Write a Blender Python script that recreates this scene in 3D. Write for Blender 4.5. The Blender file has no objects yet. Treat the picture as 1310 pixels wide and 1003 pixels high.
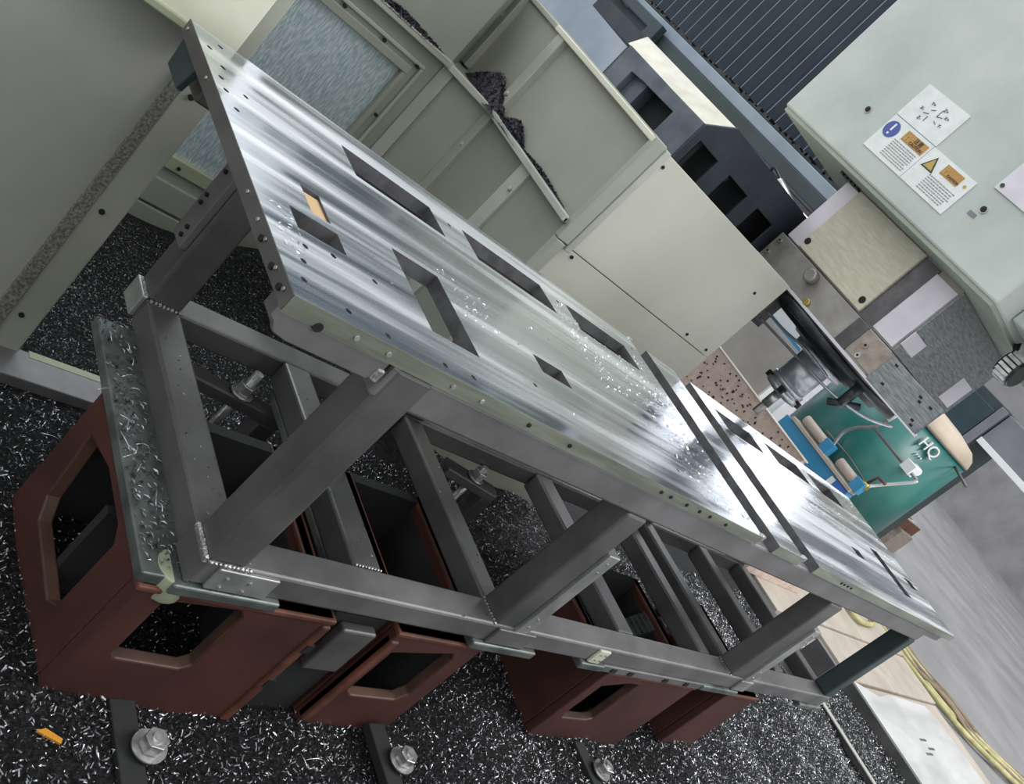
import bpy, bmesh, math, random
import numpy as np
from mathutils import Vector, Matrix
random.seed(7); rng = np.random.default_rng(7)
SC = bpy.context.scene; COL = SC.collection

# ------------------------------------------------------------------ camera
cd = bpy.data.cameras.new('camera'); cam = bpy.data.objects.new('camera', cd); COL.objects.link(cam)
cd.sensor_fit = 'HORIZONTAL'; cd.sensor_width = 36.0; cd.lens = 36.0*1172.92/1310
cd.shift_x = -20.56/1310; cd.shift_y = 81.17/1310; cd.clip_start = 0.02; cd.clip_end = 200
R = [(0.59433788, -0.38134109, 0.7080547), (0.27547653, -0.73063035, -0.62473352), (0.75556282, 0.56635525, -0.32919077)]
M = Matrix(((R[0][0], -R[1][0], -R[2][0], -0.62595),
            (R[0][1], -R[1][1], -R[2][1], -0.891),
            (R[0][2], -R[1][2], -R[2][2], 0.45), (0, 0, 0, 1)))
cam.matrix_world = M
SC.camera = cam

# ------------------------------------------------------------------ light
W = bpy.data.worlds.new('daylight'); SC.world = W; W.use_nodes = True
wn = W.node_tree.nodes; wl = W.node_tree.links
bg = wn['Background']; bg.inputs['Strength'].default_value = 1.3
tc = wn.new('ShaderNodeTexCoord'); sx = wn.new('ShaderNodeSeparateXYZ'); wl.new(tc.outputs['Generated'], sx.inputs[0])
wr = wn.new('ShaderNodeValToRGB'); wl.new(sx.outputs['Z'], wr.inputs[0]); wl.new(wr.outputs[0], bg.inputs['Color'])
wr.color_ramp.elements[0].position = 0.0; wr.color_ramp.elements[0].color = (0.74, 0.76, 0.77, 1)
wr.color_ramp.elements[1].position = 0.6; wr.color_ramp.elements[1].color = (0.96, 0.98, 1.0, 1)

def area(name, loc, target, sx_, sy_, power, color):
    l = bpy.data.lights.new(name, 'AREA'); l.shape = 'RECTANGLE'; l.size = sx_; l.size_y = sy_; l.energy = power; l.color = color
    o = bpy.data.objects.new(name, l); COL.objects.link(o); o.location = loc
    o.rotation_euler = (Vector(target)-Vector(loc)).to_track_quat('-Z', 'Y').to_euler(); return o
area('skylight', (6.5, -2.5, 6.5), (3.2, 0.6, -0.5), 5, 3, 380, (1, 0.98, 0.95))
area('skylight', (0.8, 5.0, 6.0), (1.0, 0.3, 0), 4, 2, 150, (0.85, 0.94, 1.0))
SC.view_settings.view_transform = 'Standard'; SC.view_settings.look = 'None'
SC.view_settings.exposure = 0.15; SC.view_settings.gamma = 1.0; SC.view_settings.use_curve_mapping = False

# ------------------------------------------------------------------ materials
def S(hexs):
    h = hexs.lstrip('#'); o = []
    for i in (0, 2, 4):
        c = int(h[i:i+2], 16)/255; o.append(c/12.92 if c <= 0.04045 else ((c+0.055)/1.055)**2.4)
    return tuple(o)+(1,)
def mat(name, c1, c2=None, scale=6, rough=0.5, metal=0.0, bump=0.0, stretch=(1, 1, 1), r2=None, detail=5, lo=0.35, hi=0.65, emit=None, spec=0.5, bdist=0.01):
    m = bpy.data.materials.new(name); m.use_nodes = True; n = m.node_tree.nodes; l = m.node_tree.links
    b = n['Principled BSDF']; b.inputs['Roughness'].default_value = rough; b.inputs['Metallic'].default_value = metal
    b.inputs['Specular IOR Level'].default_value = spec
    b.inputs['Base Color'].default_value = S(c1)
    if c2 or r2 or bump:
        t = n.new('ShaderNodeTexCoord'); mp = n.new('ShaderNodeMapping'); mp.inputs['Scale'].default_value = stretch
        l.new(t.outputs['Object'], mp.inputs[0])
        nz = n.new('ShaderNodeTexNoise'); nz.inputs['Scale'].default_value = scale; nz.inputs['Detail'].default_value = detail; nz.inputs['Roughness'].default_value = 0.6
        l.new(mp.outputs[0], nz.inputs['Vector'])
        rp = n.new('ShaderNodeValToRGB'); rp.color_ramp.elements[0].position = lo; rp.color_ramp.elements[1].position = hi
        rp.color_ramp.elements[0].color = S(c1); rp.color_ramp.elements[1].color = S(c2 or c1)
        l.new(nz.outputs['Fac'], rp.inputs[0]); l.new(rp.outputs[0], b.inputs['Base Color'])
        if r2 is not None:
            mr = n.new('ShaderNodeMapRange'); mr.inputs['From Min'].default_value = lo; mr.inputs['From Max'].default_value = hi
            mr.inputs['To Min'].default_value = rough; mr.inputs['To Max'].default_value = r2
            l.new(nz.outputs['Fac'], mr.inputs[0]); l.new(mr.outputs[0], b.inputs['Roughness'])
        if bump:
            bp = n.new('ShaderNodeBump'); bp.inputs['Strength'].default_value = bump; bp.inputs['Distance'].default_value = bdist
            l.new(nz.outputs['Fac'], bp.inputs['Height']); l.new(bp.outputs[0], b.inputs['Normal'])
    if emit:
        b.inputs['Emission Color'].default_value = S(c1); b.inputs['Emission Strength'].default_value = emit
    return m
M_ = {}
M_['plate'] = mat('machined_steel', '#bcc6ce', '#f2f5f7', 7, 0.12, 0.92, 0.12, (0.08, 1.7, 1), 0.38, 3, 0.40, 0.60, bdist=0.0015)
M_['plate_edge'] = mat('milled_edge', '#7f8479', '#a5aa9b', 10, 0.35, 0.75, 0.05, (0.3, 1, 3), 0.5)
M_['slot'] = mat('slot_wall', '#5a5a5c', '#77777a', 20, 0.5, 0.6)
M_['steel'] = mat('grey_tube_steel', '#6f6f70', '#8b898b', 5, 0.42, 0.55, 0.03, (1, 1, 1), 0.55)
M_['steel_dark'] = mat('dark_tube_steel', '#5c5d5c', '#757473', 5, 0.42, 0.55, 0.03, (1, 1, 1), 0.5)
M_['pad'] = mat('milled_pad', '#a3a5a3', '#c0c2c0', 14, 0.35, 0.7, 0.05, (1, 1, 1), 0.45)
M_['weld'] = mat('weld_bead', '#9d9d9b', '#cfcfcc', 60, 0.3, 0.85, 0.5)
M_['bolt'] = mat('bolt_steel', '#939494', '#c9c9c7', 40, 0.3, 0.65, 0.1)
M_['hole'] = mat('hole_dark', '#151618', rough=0.8)
M_['chip'] = mat('swarf_steel', '#55565a', '#a4a5aa', 30, 0.25, 0.9, detail=2)
M_['chip_bed'] = mat('swarf_bed', '#0c0d0f', '#3c3d40', 110, 0.5, 0.5, 1.0, detail=8, lo=0.42, hi=0.7, bdist=0.02)
M_['red'] = mat('red_primer', '#3d2421', '#55302a', 4, 0.55, 0.0, 0.15, detail=7)
M_['rust'] = mat('orange_rust', '#6e4233', '#46291f', 9, 0.6, 0.0, 0.2, detail=7)
M_['lip'] = mat('worn_brown_edge', '#5c4236', '#3f2d26', 8, 0.55, 0.0, 0.1, detail=6)
M_['chip_dark'] = mat('dark_fine_swarf', '#3a3b3e', '#7f8084', 60, 0.3, 0.8, detail=2)
M_['greige'] = mat('greige_panel', '#a09d97', '#b3b0aa', 2.5, 0.5, detail=6)
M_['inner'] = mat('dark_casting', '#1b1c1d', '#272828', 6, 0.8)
M_['greenplate'] = mat('oily_plate', '#565e5c', '#858c89', 9, 0.3, 0.6, 0.1, detail=7, r2=0.5)
M_['panel'] = mat('beige_panel', '#bdbdae', '#cbcabd', 1.6, 0.42, 0, 0.0, detail=4)
M_['panel_grey'] = mat('dusty_panel', '#999b90', '#a9aca0', 2.2, 0.45, 0, 0.0, detail=6)
M_['panel_dim'] = mat('grey_green_panel', '#85897f', '#93978c', 2.5, 0.45, 0, 0.02, detail=6)
M_['door'] = mat('door_paint', '#9a9b94', '#aeafa8', 1.5, 0.45, 0, 0.0, detail=5)
M_['cream'] = mat('cream_paint', '#c8c8b4', '#d6d6c4', 4, 0.45, 0, 0.05)
M_['dust'] = mat('oil_dust_band', '#55564f', '#8f9087', 170, 0.8, 0, 0.3, detail=9, lo=0.4, hi=0.66)
M_['rib'] = mat('rib_steel', '#a5a79e', '#b6b8ae', 4, 0.4)
M_['olive'] = mat('olive_frame', '#8b9279', '#9aa087', 5, 0.5)
M_['head'] = mat('grey_green_enamel', '#abb4af', '#bec5c0', 3.2, 0.4, 0, 0.03, detail=8)
M_['head_dark'] = mat('grey_green_under', '#8f988c', '#a2aa9e', 5, 0.5, detail=6)
M_['ram'] = mat('ground_iron', '#8b8783', '#a3a09b', 10, 0.38, 0.5, 0.05, (1, 1, 1), 0.5, 7)
M_['ram_dark'] = mat('dark_ground_iron', '#514f52', '#6b686b', 12, 0.45, 0.5, 0.05, detail=6)
M_['brush'] = mat('brushed_steel', '#6d7275', '#9a9ea0', 22, 0.28, 0.8, 0.1, (1, 1, 9), 0.45, 8)
M_['brass_tan'] = mat('cream_cover', '#b9b4a0', '#c9c5b3', 18, 0.5, 0.0, 0.05, (1, 1, 5), detail=8)
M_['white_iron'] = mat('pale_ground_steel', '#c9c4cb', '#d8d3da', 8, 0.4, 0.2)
M_['rusty_patch'] = mat('rust_stained_steel', '#8a7a70', '#a39a92', 25, 0.5, 0.3, detail=8)
M_['chrome'] = mat('chrome', '#c3c6ca', '#a9adb2', 30, 0.28, 0.6)
M_['black'] = mat('black_oiled_iron', '#25282b', '#3a3d40', 14, 0.35, 0.4, 0.05)
M_['bellows'] = mat('bellows_fabric', '#1f2b37', '#273541', 4, 0.5, 0.1, 0.02)
M_['bellows_edge'] = mat('pleat_piping', '#7f929e', rough=0.5)
M_['slate'] = mat('slate_casting', '#4c525c', '#676f79', 7, 0.5, 0.1, 0.3, detail=8)
M_['slate_dark'] = mat('dark_slate_casting', '#2c323c', '#3a414b', 7, 0.55, 0.1, 0.2, detail=8)
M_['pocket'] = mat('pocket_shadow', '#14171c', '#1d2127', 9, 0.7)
M_['palestone'] = mat('pale_way_cover', '#bdb9a8', '#d3cfc1', 14, 0.55, 0, 0.05, detail=8)
M_['beam_blue'] = mat('blue_grey_paint', '#7d8c99', '#93a1ac', 3, 0.45)
M_['backdrop'] = mat('blue_grey_sheet', '#8795a5', '#a3afbb', 1.2, 0.6)
M_['darkpost'] = mat('dark_green_post', '#2d3a3b', '#38464a', 4, 0.5)
M_['pink'] = mat('speckled_granite', '#bea79b', '#d2bfb3', 22, 0.6, 0, 0.05, detail=8)
M_['bench'] = mat('beige_cover_top', '#a79d92', '#b9afa3', 5, 0.5, 0, 0.05, detail=8)
M_['sheet'] = mat('bright_sheet_steel', '#cdcfcd', '#d9dad8', 1.5, 0.3, 0.35, 0.05, (1, 3, 1), 0.45, 7)
M_['concrete'] = mat('smooth_concrete', '#7d7c7e', '#929192', 1.1, 0.5, 0, 0.03, detail=9, r2=0.65)
M_['concrete_d'] = mat('far_wall_paint', '#6d6c70', '#7d7c80', 1.0, 0.6)
M_['blue'] = mat('sky_blue_enamel', '#2f86b5', '#3c92bf', 3, 0.35)
M_['blue2'] = mat('royal_blue_label', '#3d6fc4', rough=0.4)
M_['teal'] = mat('teal_enamel', '#1b5856', '#276d67', 2.2, 0.3, 0.0, 0.0, detail=3)
M_['tan'] = mat('tan_dome', '#a59684', '#b5a794', 4, 0.45)
M_['hose'] = mat('hose_rubber', '#a09a66', '#c0b988', 12, 0.5)
M_['hose_b'] = mat('hose_brown', '#6d5f4c', '#85775f', 12, 0.5)
M_['label'] = mat('label_white', '#d6dbd9', '#e4e8e6', 20, 0.45)
M_['orange'] = mat('label_orange', '#b98c4c', '#ac8145', 30, 0.5)
M_['yellow'] = mat('label_yellow', '#b89a4e', rough=0.5)
M_['signblue'] = mat('label_blue', '#45589a', rough=0.45)
M_['ink'] = mat('label_ink', '#34383c', rough=0.6)
M_['ink_grey'] = mat('fine_print', '#8e9290', rough=0.6)
M_['white'] = mat('white_paint', '#e6eaea', rough=0.4)
M_['shard'] = mat('yellow_plastic', '#c98b2a', rough=0.5)
M_['darkbox'] = mat('dark_teal_cabinet', '#263940', '#2f444b', 4, 0.5)
M_['cab'] = mat('mauve_grey_cabinet', '#6f7078', '#7e7f86', 3, 0.5)
M_['daywin'] = mat('daylight_glass', '#f4f6ff', emit=4.2)
M_['tanpaper'] = mat('tan_card', '#c2a57c', '#b8996f', 12, 0.6)
M_['brassm'] = mat('brass', '#b5a45c', rough=0.3, metal=0.8)

def glass_mat():
    m = bpy.data.materials.new('scratched_glass'); m.use_nodes = True; n = m.node_tree.nodes; l = m.node_tree.links
    b = n['Principled BSDF']
    t = n.new('ShaderNodeTexCoord'); mp = n.new('ShaderNodeMapping'); mp.inputs['Scale'].default_value = (95, 1, 16)
    mp.inputs['Rotation'].default_value = (0, 0.25, 0)
    nz = n.new('ShaderNodeTexNoise'); nz.inputs['Scale'].default_value = 2.2; nz.inputs['Detail'].default_value = 7
    l.new(t.outputs['Object'], mp.inputs[0]); l.new(mp.outputs[0], nz.inputs['Vector'])
    r = n.new('ShaderNodeValToRGB'); r.color_ramp.elements[0].position = 0.4; r.color_ramp.elements[1].position = 0.72
    r.color_ramp.elements[0].color = S('#9badb1'); r.color_ramp.elements[1].color = S('#d3dde0')
    l.new(nz.outputs['Fac'], r.inputs[0]); l.new(r.outputs[0], b.inputs['Base Color'])
    b.inputs['Roughness'].default_value = 0.22; b.inputs['Metallic'].default_value = 0.25
    return m
M_['glass'] = glass_mat()

# ------------------------------------------------------------------ helpers
class MB:
    def __init__(s): s.bm = bmesh.new(); s.mi = 0
    def face(s, pts):
        vs = [s.bm.verts.new(p) for p in pts]
        f = s.bm.faces.new(vs); f.material_index = s.mi; return f
    def hexa(s, p):     # 8 points: bottom 4 (ccw), top 4
        vs = [s.bm.verts.new(q) for q in p]
        for ix in ((3, 2, 1, 0), (4, 5, 6, 7), (0, 1, 5, 4), (1, 2, 6, 5), (2, 3, 7, 6), (3, 0, 4, 7)):
            f = s.bm.faces.new([vs[i] for i in ix]); f.material_index = s.mi
        return s
    def box(s, x0, x1, y0, y1, z0, z1):
        return s.hexa([(x0, y0, z0), (x1, y0, z0), (x1, y1, z0), (x0, y1, z0), (x0, y0, z1), (x1, y0, z1), (x1, y1, z1), (x0, y1, z1)])
    def extr(s, poly, vec):      # polygon (3d pts) extruded along vec
        n = len(poly); v = Vector(vec)
        a = [s.bm.verts.new(p) for p in poly]; b = [s.bm.verts.new(Vector(p)+v) for p in poly]
        for f in (a, list(reversed(b))):
            g = s.bm.faces.new(f); g.material_index = s.mi
        for i in range(n):
            g = s.bm.faces.new([a[(i+1) % n], a[i], b[i], b[(i+1) % n]]); g.material_index = s.mi
        return s
    def holed(s, outer, holes, ax, c0, c1):     # flat slab with holes: 2D loops in the plane normal to ax, between c0 and c1
        def P(q, c):
            return {2: (q[0], q[1], c), 1: (q[0], c, q[1]), 0: (c, q[0], q[1])}[ax]
        sets = []
        for c in (c0, c1):
            loops = []; edges = []
            for lp in [outer]+holes:
                vs = [s.bm.verts.new(P(q, c)) for q in lp]; loops.append(vs)
                for i in range(len(vs)): edges.append(s.bm.edges.new((vs[i], vs[(i+1) % len(vs)])))
            r = bmesh.ops.triangle_fill(s.bm, use_beauty=True, use_dissolve=False, edges=edges)
            for g in r['geom']:
                if isinstance(g, bmesh.types.BMFace): g.material_index = s.mi
            sets.append(loops)
        for k, (la, lb) in enumerate(zip(*sets)):
            for i in range(len(la)):
                j = (i+1) % len(la)
                f = s.bm.faces.new([la[i], la[j], lb[j], lb[i]]); f.material_index = s.mi if k == 0 or not getattr(s, 'hm', None) else s.hm
        bmesh.ops.recalc_face_normals(s.bm, faces=s.bm.faces[:])
        return s
    def cyl(s, a, b, r0, r1=None, n=16, cap=True):
        r1 = r0 if r1 is None else r1
        a = Vector(a); b = Vector(b); d = (b-a).normalized()
        u = d.orthogonal().normalized(); w = d.cross(u)
        A = []; B = []
        for i in range(n):
            t = 2*math.pi*i/n; k = u*math.cos(t)+w*math.sin(t)
            A.append(s.bm.verts.new(a+k*r0)); B.append(s.bm.verts.new(b+k*r1))
        for i in range(n):
            j = (i+1) % n; f = s.bm.faces.new([A[i], A[j], B[j], B[i]]); f.material_index = s.mi; f.smooth = n > 8
        if cap:
            f = s.bm.faces.new(A[::-1]); f.material_index = s.mi; f = s.bm.faces.new(B); f.material_index = s.mi
        return s
    def lathe(s, c, prof, n=32):    # prof: (r,z) list, vertical axis
        rings = []
        for r, z in prof:
            rings.append([s.bm.verts.new((c[0]+r*math.cos(2*math.pi*i/n), c[1]+r*math.sin(2*math.pi*i/n), c[2]+z)) for i in range(n)])
        for A, B in zip(rings, rings[1:]):
            for i in range(n):
                j = (i+1) % n; f = s.bm.faces.new([A[i], A[j], B[j], B[i]]); f.material_index = s.mi; f.smooth = True
        for rg in (rings[0][::-1], rings[-1]):
            f = s.bm.faces.new(rg); f.material_index = s.mi
        return s
    def tube(s, pts, r, n=8):
        pts = [Vector(p) for p in pts]; prev = None; up = None
        for i, p in enumerate(pts):
            d = (pts[min(i+1, len(pts)-1)]-pts[max(i-1, 0)]).normalized()
            if up is None: up = d.orthogonal().normalized()
            up = (up-d*up.dot(d)).normalized(); w = d.cross(up)
            ring = [s.bm.verts.new(p+(up*math.cos(2*math.pi*k/n)+w*math.sin(2*math.pi*k/n))*r) for k in range(n)]
            if prev:
                for k in range(n):
                    j = (k+1) % n; f = s.bm.faces.new([prev[k], prev[j], ring[j], ring[k]]); f.material_index = s.mi; f.smooth = True
            else: s.bm.faces.new(ring[::-1])
            prev = ring
        s.bm.faces.new(prev); return s
    def build(s, name, m, parent=None, bevel=0.0, loc=None):
        me = bpy.data.meshes.new(name); bmesh.ops.recalc_face_normals(s.bm, faces=s.bm.faces[:])
        s.bm.to_mesh(me); s.bm.free()
        for q in (m if isinstance(m, (list, tuple)) else [m]): me.materials.append(M_[q] if isinstance(q, str) else q)
        o = bpy.data.objects.new(name, me); COL.objects.link(o)
        if parent is not None: o.parent = parent; o.matrix_parent_inverse = Matrix.Translation(-Vector(parent.get('base', (0, 0, 0))))
        if bevel:
            b = o.modifiers.new('bevel', 'BEVEL'); b.width = bevel; b.segments = 2; b.limit_method = 'ANGLE'; b.angle_limit = 0.6
        return o
def tag(o, label=None, cat=None, group=None, kind=None):
    if label: o['label'] = label
    if cat: o['category'] = cat
    if group: o['group'] = group
    if kind: o['kind'] = kind
    return o
def thing(name, label=None, cat=None, loc=(0, 0, 0), group=None, kind=None):
    o = bpy.data.objects.new(name, None); COL.objects.link(o); o.location = loc; o['base'] = tuple(loc); o.empty_display_size = 0.1
    return tag(o, label, cat, group, kind)
def B(name, m, parent, x0, x1, y0, y1, z0, z1, bevel=0.003):
    return MB().box(x0, x1, y0, y1, z0, z1).build(name, m, parent, bevel)
def circ(cx, cy, r, n=10): return [(cx+r*math.cos(2*math.pi*i/n), cy+r*math.sin(2*math.pi*i/n)) for i in range(n)]
def rect(a, b, c, d): return [(a, c), (b, c), (b, d), (a, d)]
def smooth(pts, k=6):
    pts = [Vector(p) for p in pts]; out = []
    for i in range(len(pts)-1):
        p0 = pts[max(i-1, 0)]; p1 = pts[i]; p2 = pts[i+1]; p3 = pts[min(i+2, len(pts)-1)]
        for j in range(k):
            t = j/k
            out.append(0.5*((2*p1)+(p2-p0)*t+(2*p0-5*p1+4*p2-p3)*t*t+(3*p1-p0-3*p2+p3)*t**3))
    out.append(pts[-1]); return out
def text(s, name, size, origin, ux, uy, m, parent, depth=0.0006):
    cu = bpy.data.curves.new(name, 'FONT'); cu.body = s; cu.size = size; cu.extrude = depth; cu.align_x = 'CENTER'; cu.align_y = 'CENTER'
    t = bpy.data.objects.new(name, cu); COL.objects.link(t)
    dg = bpy.context.evaluated_depsgraph_get(); me = bpy.data.meshes.new_from_object(t.evaluated_get(dg))
    bpy.data.objects.remove(t); ux = Vector(ux); uy = Vector(uy); w = ux.cross(uy)
    me.transform(Matrix(((ux.x, uy.x, w.x, origin[0]), (ux.y, uy.y, w.y, origin[1]), (ux.z, uy.z, w.z, origin[2]), (0, 0, 0, 1))))
    me.materials.clear(); me.materials.append(M_[m])
    o = bpy.data.objects.new(name, me); COL.objects.link(o)
    o.parent = parent; o.matrix_parent_inverse = Matrix.Translation(-Vector(parent.get('base', (0, 0, 0))))
    return o

# ================================================================== SETTING
# floor of the workshop, machine bed below the swarf
FZ = -0.93
tag(B('floor', 'concrete', None, 4.3, 34, -20, 45, FZ-0.1, FZ, 0), kind='structure')
tag(B('floor', 'concrete', None, -12, 4.3, -12, 30, FZ-0.3, FZ-0.1, 0), kind='structure')

# left sliding door of the enclosure
dr = thing('door_1', kind='structure', loc=(-1, 0.865, -0.9))
B('door_panel', 'door', dr, -2.2, 0.108, 0.868, 0.90, -0.9, 1.3)
B('door_stile', 'panel_grey', dr, 0.108, 0.176, 0.862, 0.93, -0.9, 1.3, 0.004)
B('door_rail', 'panel_grey', dr, -2.2, 0.176, 0.858, 0.93, -0.925, -0.89, 0.003)
MB().hexa([(0.080, 0.855, -0.89), (0.108, 0.855, -0.89), (0.108, 0.868, -0.89), (0.080, 0.868, -0.89),
           (0.088, 0.860, -0.05), (0.108, 0.860, -0.05), (0.108, 0.868, -0.05), (0.088, 0.868, -0.05)]).build('rubber_wiper', 'dust', dr)
for z in (-0.16, -0.469, -0.78):
    MB().cyl((0.132, 0.864, z), (0.132, 0.857, z), 0.006, n=10).build('screw', 'hole', dr)
hb = thing('handle_box', 'cream painted metal box mounted on the big grey sliding door', 'box', (0.06, 0.86, -0.03))
B('housing', 'cream', hb, -0.16, 0.118, 0.79, 0.862, -0.03, 0.5, 0.006)
B('lip', 'olive', hb, -0.165, 0.122, 0.784, 0.862, -0.038, -0.022, 0.003)

# rear wall with its scratched window
wb = thing('wall_back', kind='structure', loc=(0.5, 1.77, -0.9))
MB().holed([(-1.2, -0.95), (1.089, -0.95), (1.089, 0.42), (0.66, 0.42), (0.66, 0.11), (-1.2, 0.11)], [rect(0.3, 0.972, -0.66, -0.02)], 1, 1.77, 1.80).build('panel', 'panel_dim', wb)
for i, (z0, z1) in enumerate(((-0.95, -0.845), (-0.835, -0.745))):
    B('panel', 'panel_dim', wb, -1.2, 0.93, 1.752, 1.772, z0, z1, 0.003)
B('ledge', 'dust', wb, -1.2, 1.089, 1.70, 1.77, -0.935, -0.905, 0.002)
w1 = thing('window_1', kind='structure', loc=(0.65, 1.77, -0.35))
B('pane', 'glass', w1, 0.3, 0.972, 1.776, 1.784, -0.66, -0.02, 0)
B('window_frame', 'olive', w1, 0.28, 0.985, 1.755, 1.772, -0.705, -0.66)
B('window_frame', 'panel_dim', w1, 0.972, 0.99, 1.755, 1.772, -0.705, 0.0)
B('window_frame', 'panel_dim', w1, 0.28, 0.99, 1.752, 1.772, -0.02, 0.008)
B('window_frame', 'panel_grey', w1, 0.28, 1.03, 1.758, 1.772, 0.022, 0.035)
B('window_frame', 'panel_grey', w1, 1.018, 1.03, 1.758, 1.772, -0.70, 0.022)
for x, z in ((1.0, 0.02), (1.002, -0.18), (1.0, -0.4), (0.86, 0.016), (0.7, 0.016), (0.62, -0.685), (0.85, -0.685)):
    MB().cyl((x, 1.758, z), (x, 1.749, z), 0.006, n=8).build('screw', 'hole', w1)
B('rib', 'panel_grey', wb, -1.2, 1.085, 1.735, 1.77, 0.082, 0.104)

# 45 degree corner panel and the side wall that runs toward the viewer
ws = thing('wall_side', kind='structure', loc=(1.237, 1.3, -0.9))
MB().hexa([(1.089, 1.77, -0.95), (1.237, 1.632, -0.95), (1.257, 1.66, -0.95), (1.11, 1.80, -0.95),
           (1.089, 1.77, 0.09), (1.237, 1.632, 0.09), (1.257, 1.66, 0.09), (1.11, 1.80, 0.09)]).build('corner_panel', 'panel_dim', ws)
B('panel', 'panel_dim', ws, 1.237, 1.262, 1.034, 1.64, -0.95, 0.079, 0)
B('corner_strip', 'panel_grey', ws, 1.230, 1.268, 1.006, 1.033, -0.95, 0.034, 0.002)
B('panel', 'panel_grey', ws, 1.262, 1.285, 1.04, 2.0, 0.09, 0.42, 0)
MB().hexa([(1.089, 1.80, 0.09), (1.265, 2.02, 0.09), (1.285, 2.02, 0.09), (1.11, 1.80, 0.09),
           (1.089, 1.80, 0.42), (1.265, 2.02, 0.42), (1.285, 2.02, 0.42), (1.11, 1.80, 0.42)]).build('corner_panel', 'panel_dim', ws)
MB().extr([(1.089, 1.76, 0.092), (1.215, 1.625, 0.092), (1.215, 1.03, 0.092), (1.27, 1.03, 0.092), (1.27, 2.03, 0.092), (1.09, 1.82, 0.092)], (0, 0, -0.012)).build('ledge', 'panel_dim', ws)
# ribs (vertical stiffeners)
def rib(x0, x1, y0, y1, z0, z1, m='rib'): return B('rib', m, ws, x0, x1, y0, y1, z0, z1, 0.003)
MB().hexa([(1.075, 1.765, -0.95), (1.105, 1.735, -0.95), (1.12, 1.75, -0.95), (1.089, 1.78, -0.95),
           (1.075, 1.765, 0.08), (1.105, 1.735, 0.08), (1.12, 1.75, 0.08), (1.089, 1.78, 0.08)]).build('rib', 'panel_grey', ws)
rib(1.218, 1.24, 1.60, 1.645, -0.95, 0.08, 'panel_grey')
rib(1.225, 1.24, 1.285, 1.345, -0.95, 0.08, 'rib')
rib(1.235, 1.265, 1.93, 1.99, 0.10, 0.41, 'panel_grey')
rib(1.235, 1.265, 1.62, 1.665, 0.10, 0.41, 'rib')
# rails
MB().extr([(1.225, 1.03, 0.078), (1.225, 1.632, 0.078), (1.08, 1.77, 0.078), (1.06, 1.75, 0.078), (1.205, 1.62, 0.078), (1.205, 1.03, 0.078)], (0, 0, 0.022)).build('rail', 'rib', ws, 0.003)
B('rail', 'cream', ws, 1.23, 1.285, 1.025, 1.69, 0.398, 0.416, 0.003)
B('rail', 'panel_grey', ws, 1.25, 1.285, 1.69, 2.02, 0.398, 0.416, 0.003)
for y, z in ((1.70, -0.12), (1.30, 0.0), (1.31, -0.4), (1.62, -0.05), (1.645, 0.16), (1.96, 0.3)):
    MB().cyl((1.226 if z < 0.05 else 1.236, y, z), (1.214 if z < 0.05 else 1.226, y, z), 0.009, 0.006, n=10).build('screw', 'rib', ws)
# post closing the side wall
B('corner_post', 'panel_grey', ws, 1.231, 1.284, 1.016, 1.040, 0.036, 0.42, 0.004)
B('corner_post', 'rib', ws, 1.285, 1.31, 1.012, 1.05, 0.02, 0.415, 0.003)

def heap(c, rx, ry, h, seed, lean=0.0):
    g = np.random.default_rng(seed); V = []; F = []; n = 14
    for i in range(n+1):
        for j in range(n+1):
            u = i/n*2-1; v = j/n*2-1; q = max(0, 1-(u*u+v*v)**0.6)
            V.append((c[0]+u*rx, c[1]+v*ry, c[2]+h*q*(0.85+0.3*g.random())*(1 if q > 0 else 0)))
    for i in range(n):
        for j in range(n): a_ = i*(n+1)+j; F.append((a_, a_+n+1, a_+n+2, a_+1))
    k = len(V)
    for _ in range(700):
        u, v = g.uniform(-.9, .9, 2); q = max(0, 1-(u*u+v*v)**0.6)
        if q <= 0: continue
        p = np.array([c[0]+u*rx, c[1]+v*ry, c[2]+h*q+0.002]); a_ = g.uniform(0, 6.28); d = np.array([math.cos(a_), math.sin(a_), g.uniform(-.6, .8)])*0.006; w = np.array([-math.sin(a_), math.cos(a_), g.uniform(-.5, .5)])*0.002
        V += [tuple(p-d-w), tuple(p+d-w), tuple(p+d+w), tuple(p-d+w)]; F.append((k, k+1, k+2, k+3)); k += 4
    me = bpy.data.meshes.new('swarf_heap'); me.from_pydata(V, [], F); me.materials.append(M_['heap'])
    o = bpy.data.objects.new('swarf_heap', me); COL.objects.link(o); return o
M_['heap'] = mat('dark_swarf_heap', '#26242b', '#54525c', 200, 0.5, 0.4, 0.6, detail=6)
tag(heap((1.232, 1.72, 0.088), 0.05, 0.15, 0.10, 1), 'large dark heap of swarf on the wall ledge at the corner', 'swarf', 'swarf heaps on the ledge', 'stuff')
tag(heap((1.238, 1.50, 0.088), 0.035, 0.10, 0.055, 2), 'smaller dark heap of swarf on the ledge beside the bright panel', 'swarf', 'swarf heaps on the ledge', 'stuff')
tag(heap((1.243, 1.27, 0.09), 0.018, 0.20, 0.018, 3), 'thin trail of swarf along the ledge below the bright panel', 'swarf', 'swarf heaps on the ledge', 'stuff')
tag(heap((0.86, 1.752, 0.098), 0.20, 0.018, 0.022, 4), 'thin row of swarf along the ledge above the scratched window', 'swarf', 'swarf heaps on the ledge', 'stuff')

# unseen wall behind the camera, added to keep light off the lower left
wf = thing('shade_wall', kind='structure', loc=(-0.5, -1.65, -0.9))
B('panel', 'panel_grey', wf, -2.6, 1.4, -1.70, -1.65, -0.95, 0.25, 0.004)
B('rail', 'rib', wf, -2.6, 1.4, -1.72, -1.63, 0.25, 0.30, 0.004)

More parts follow.
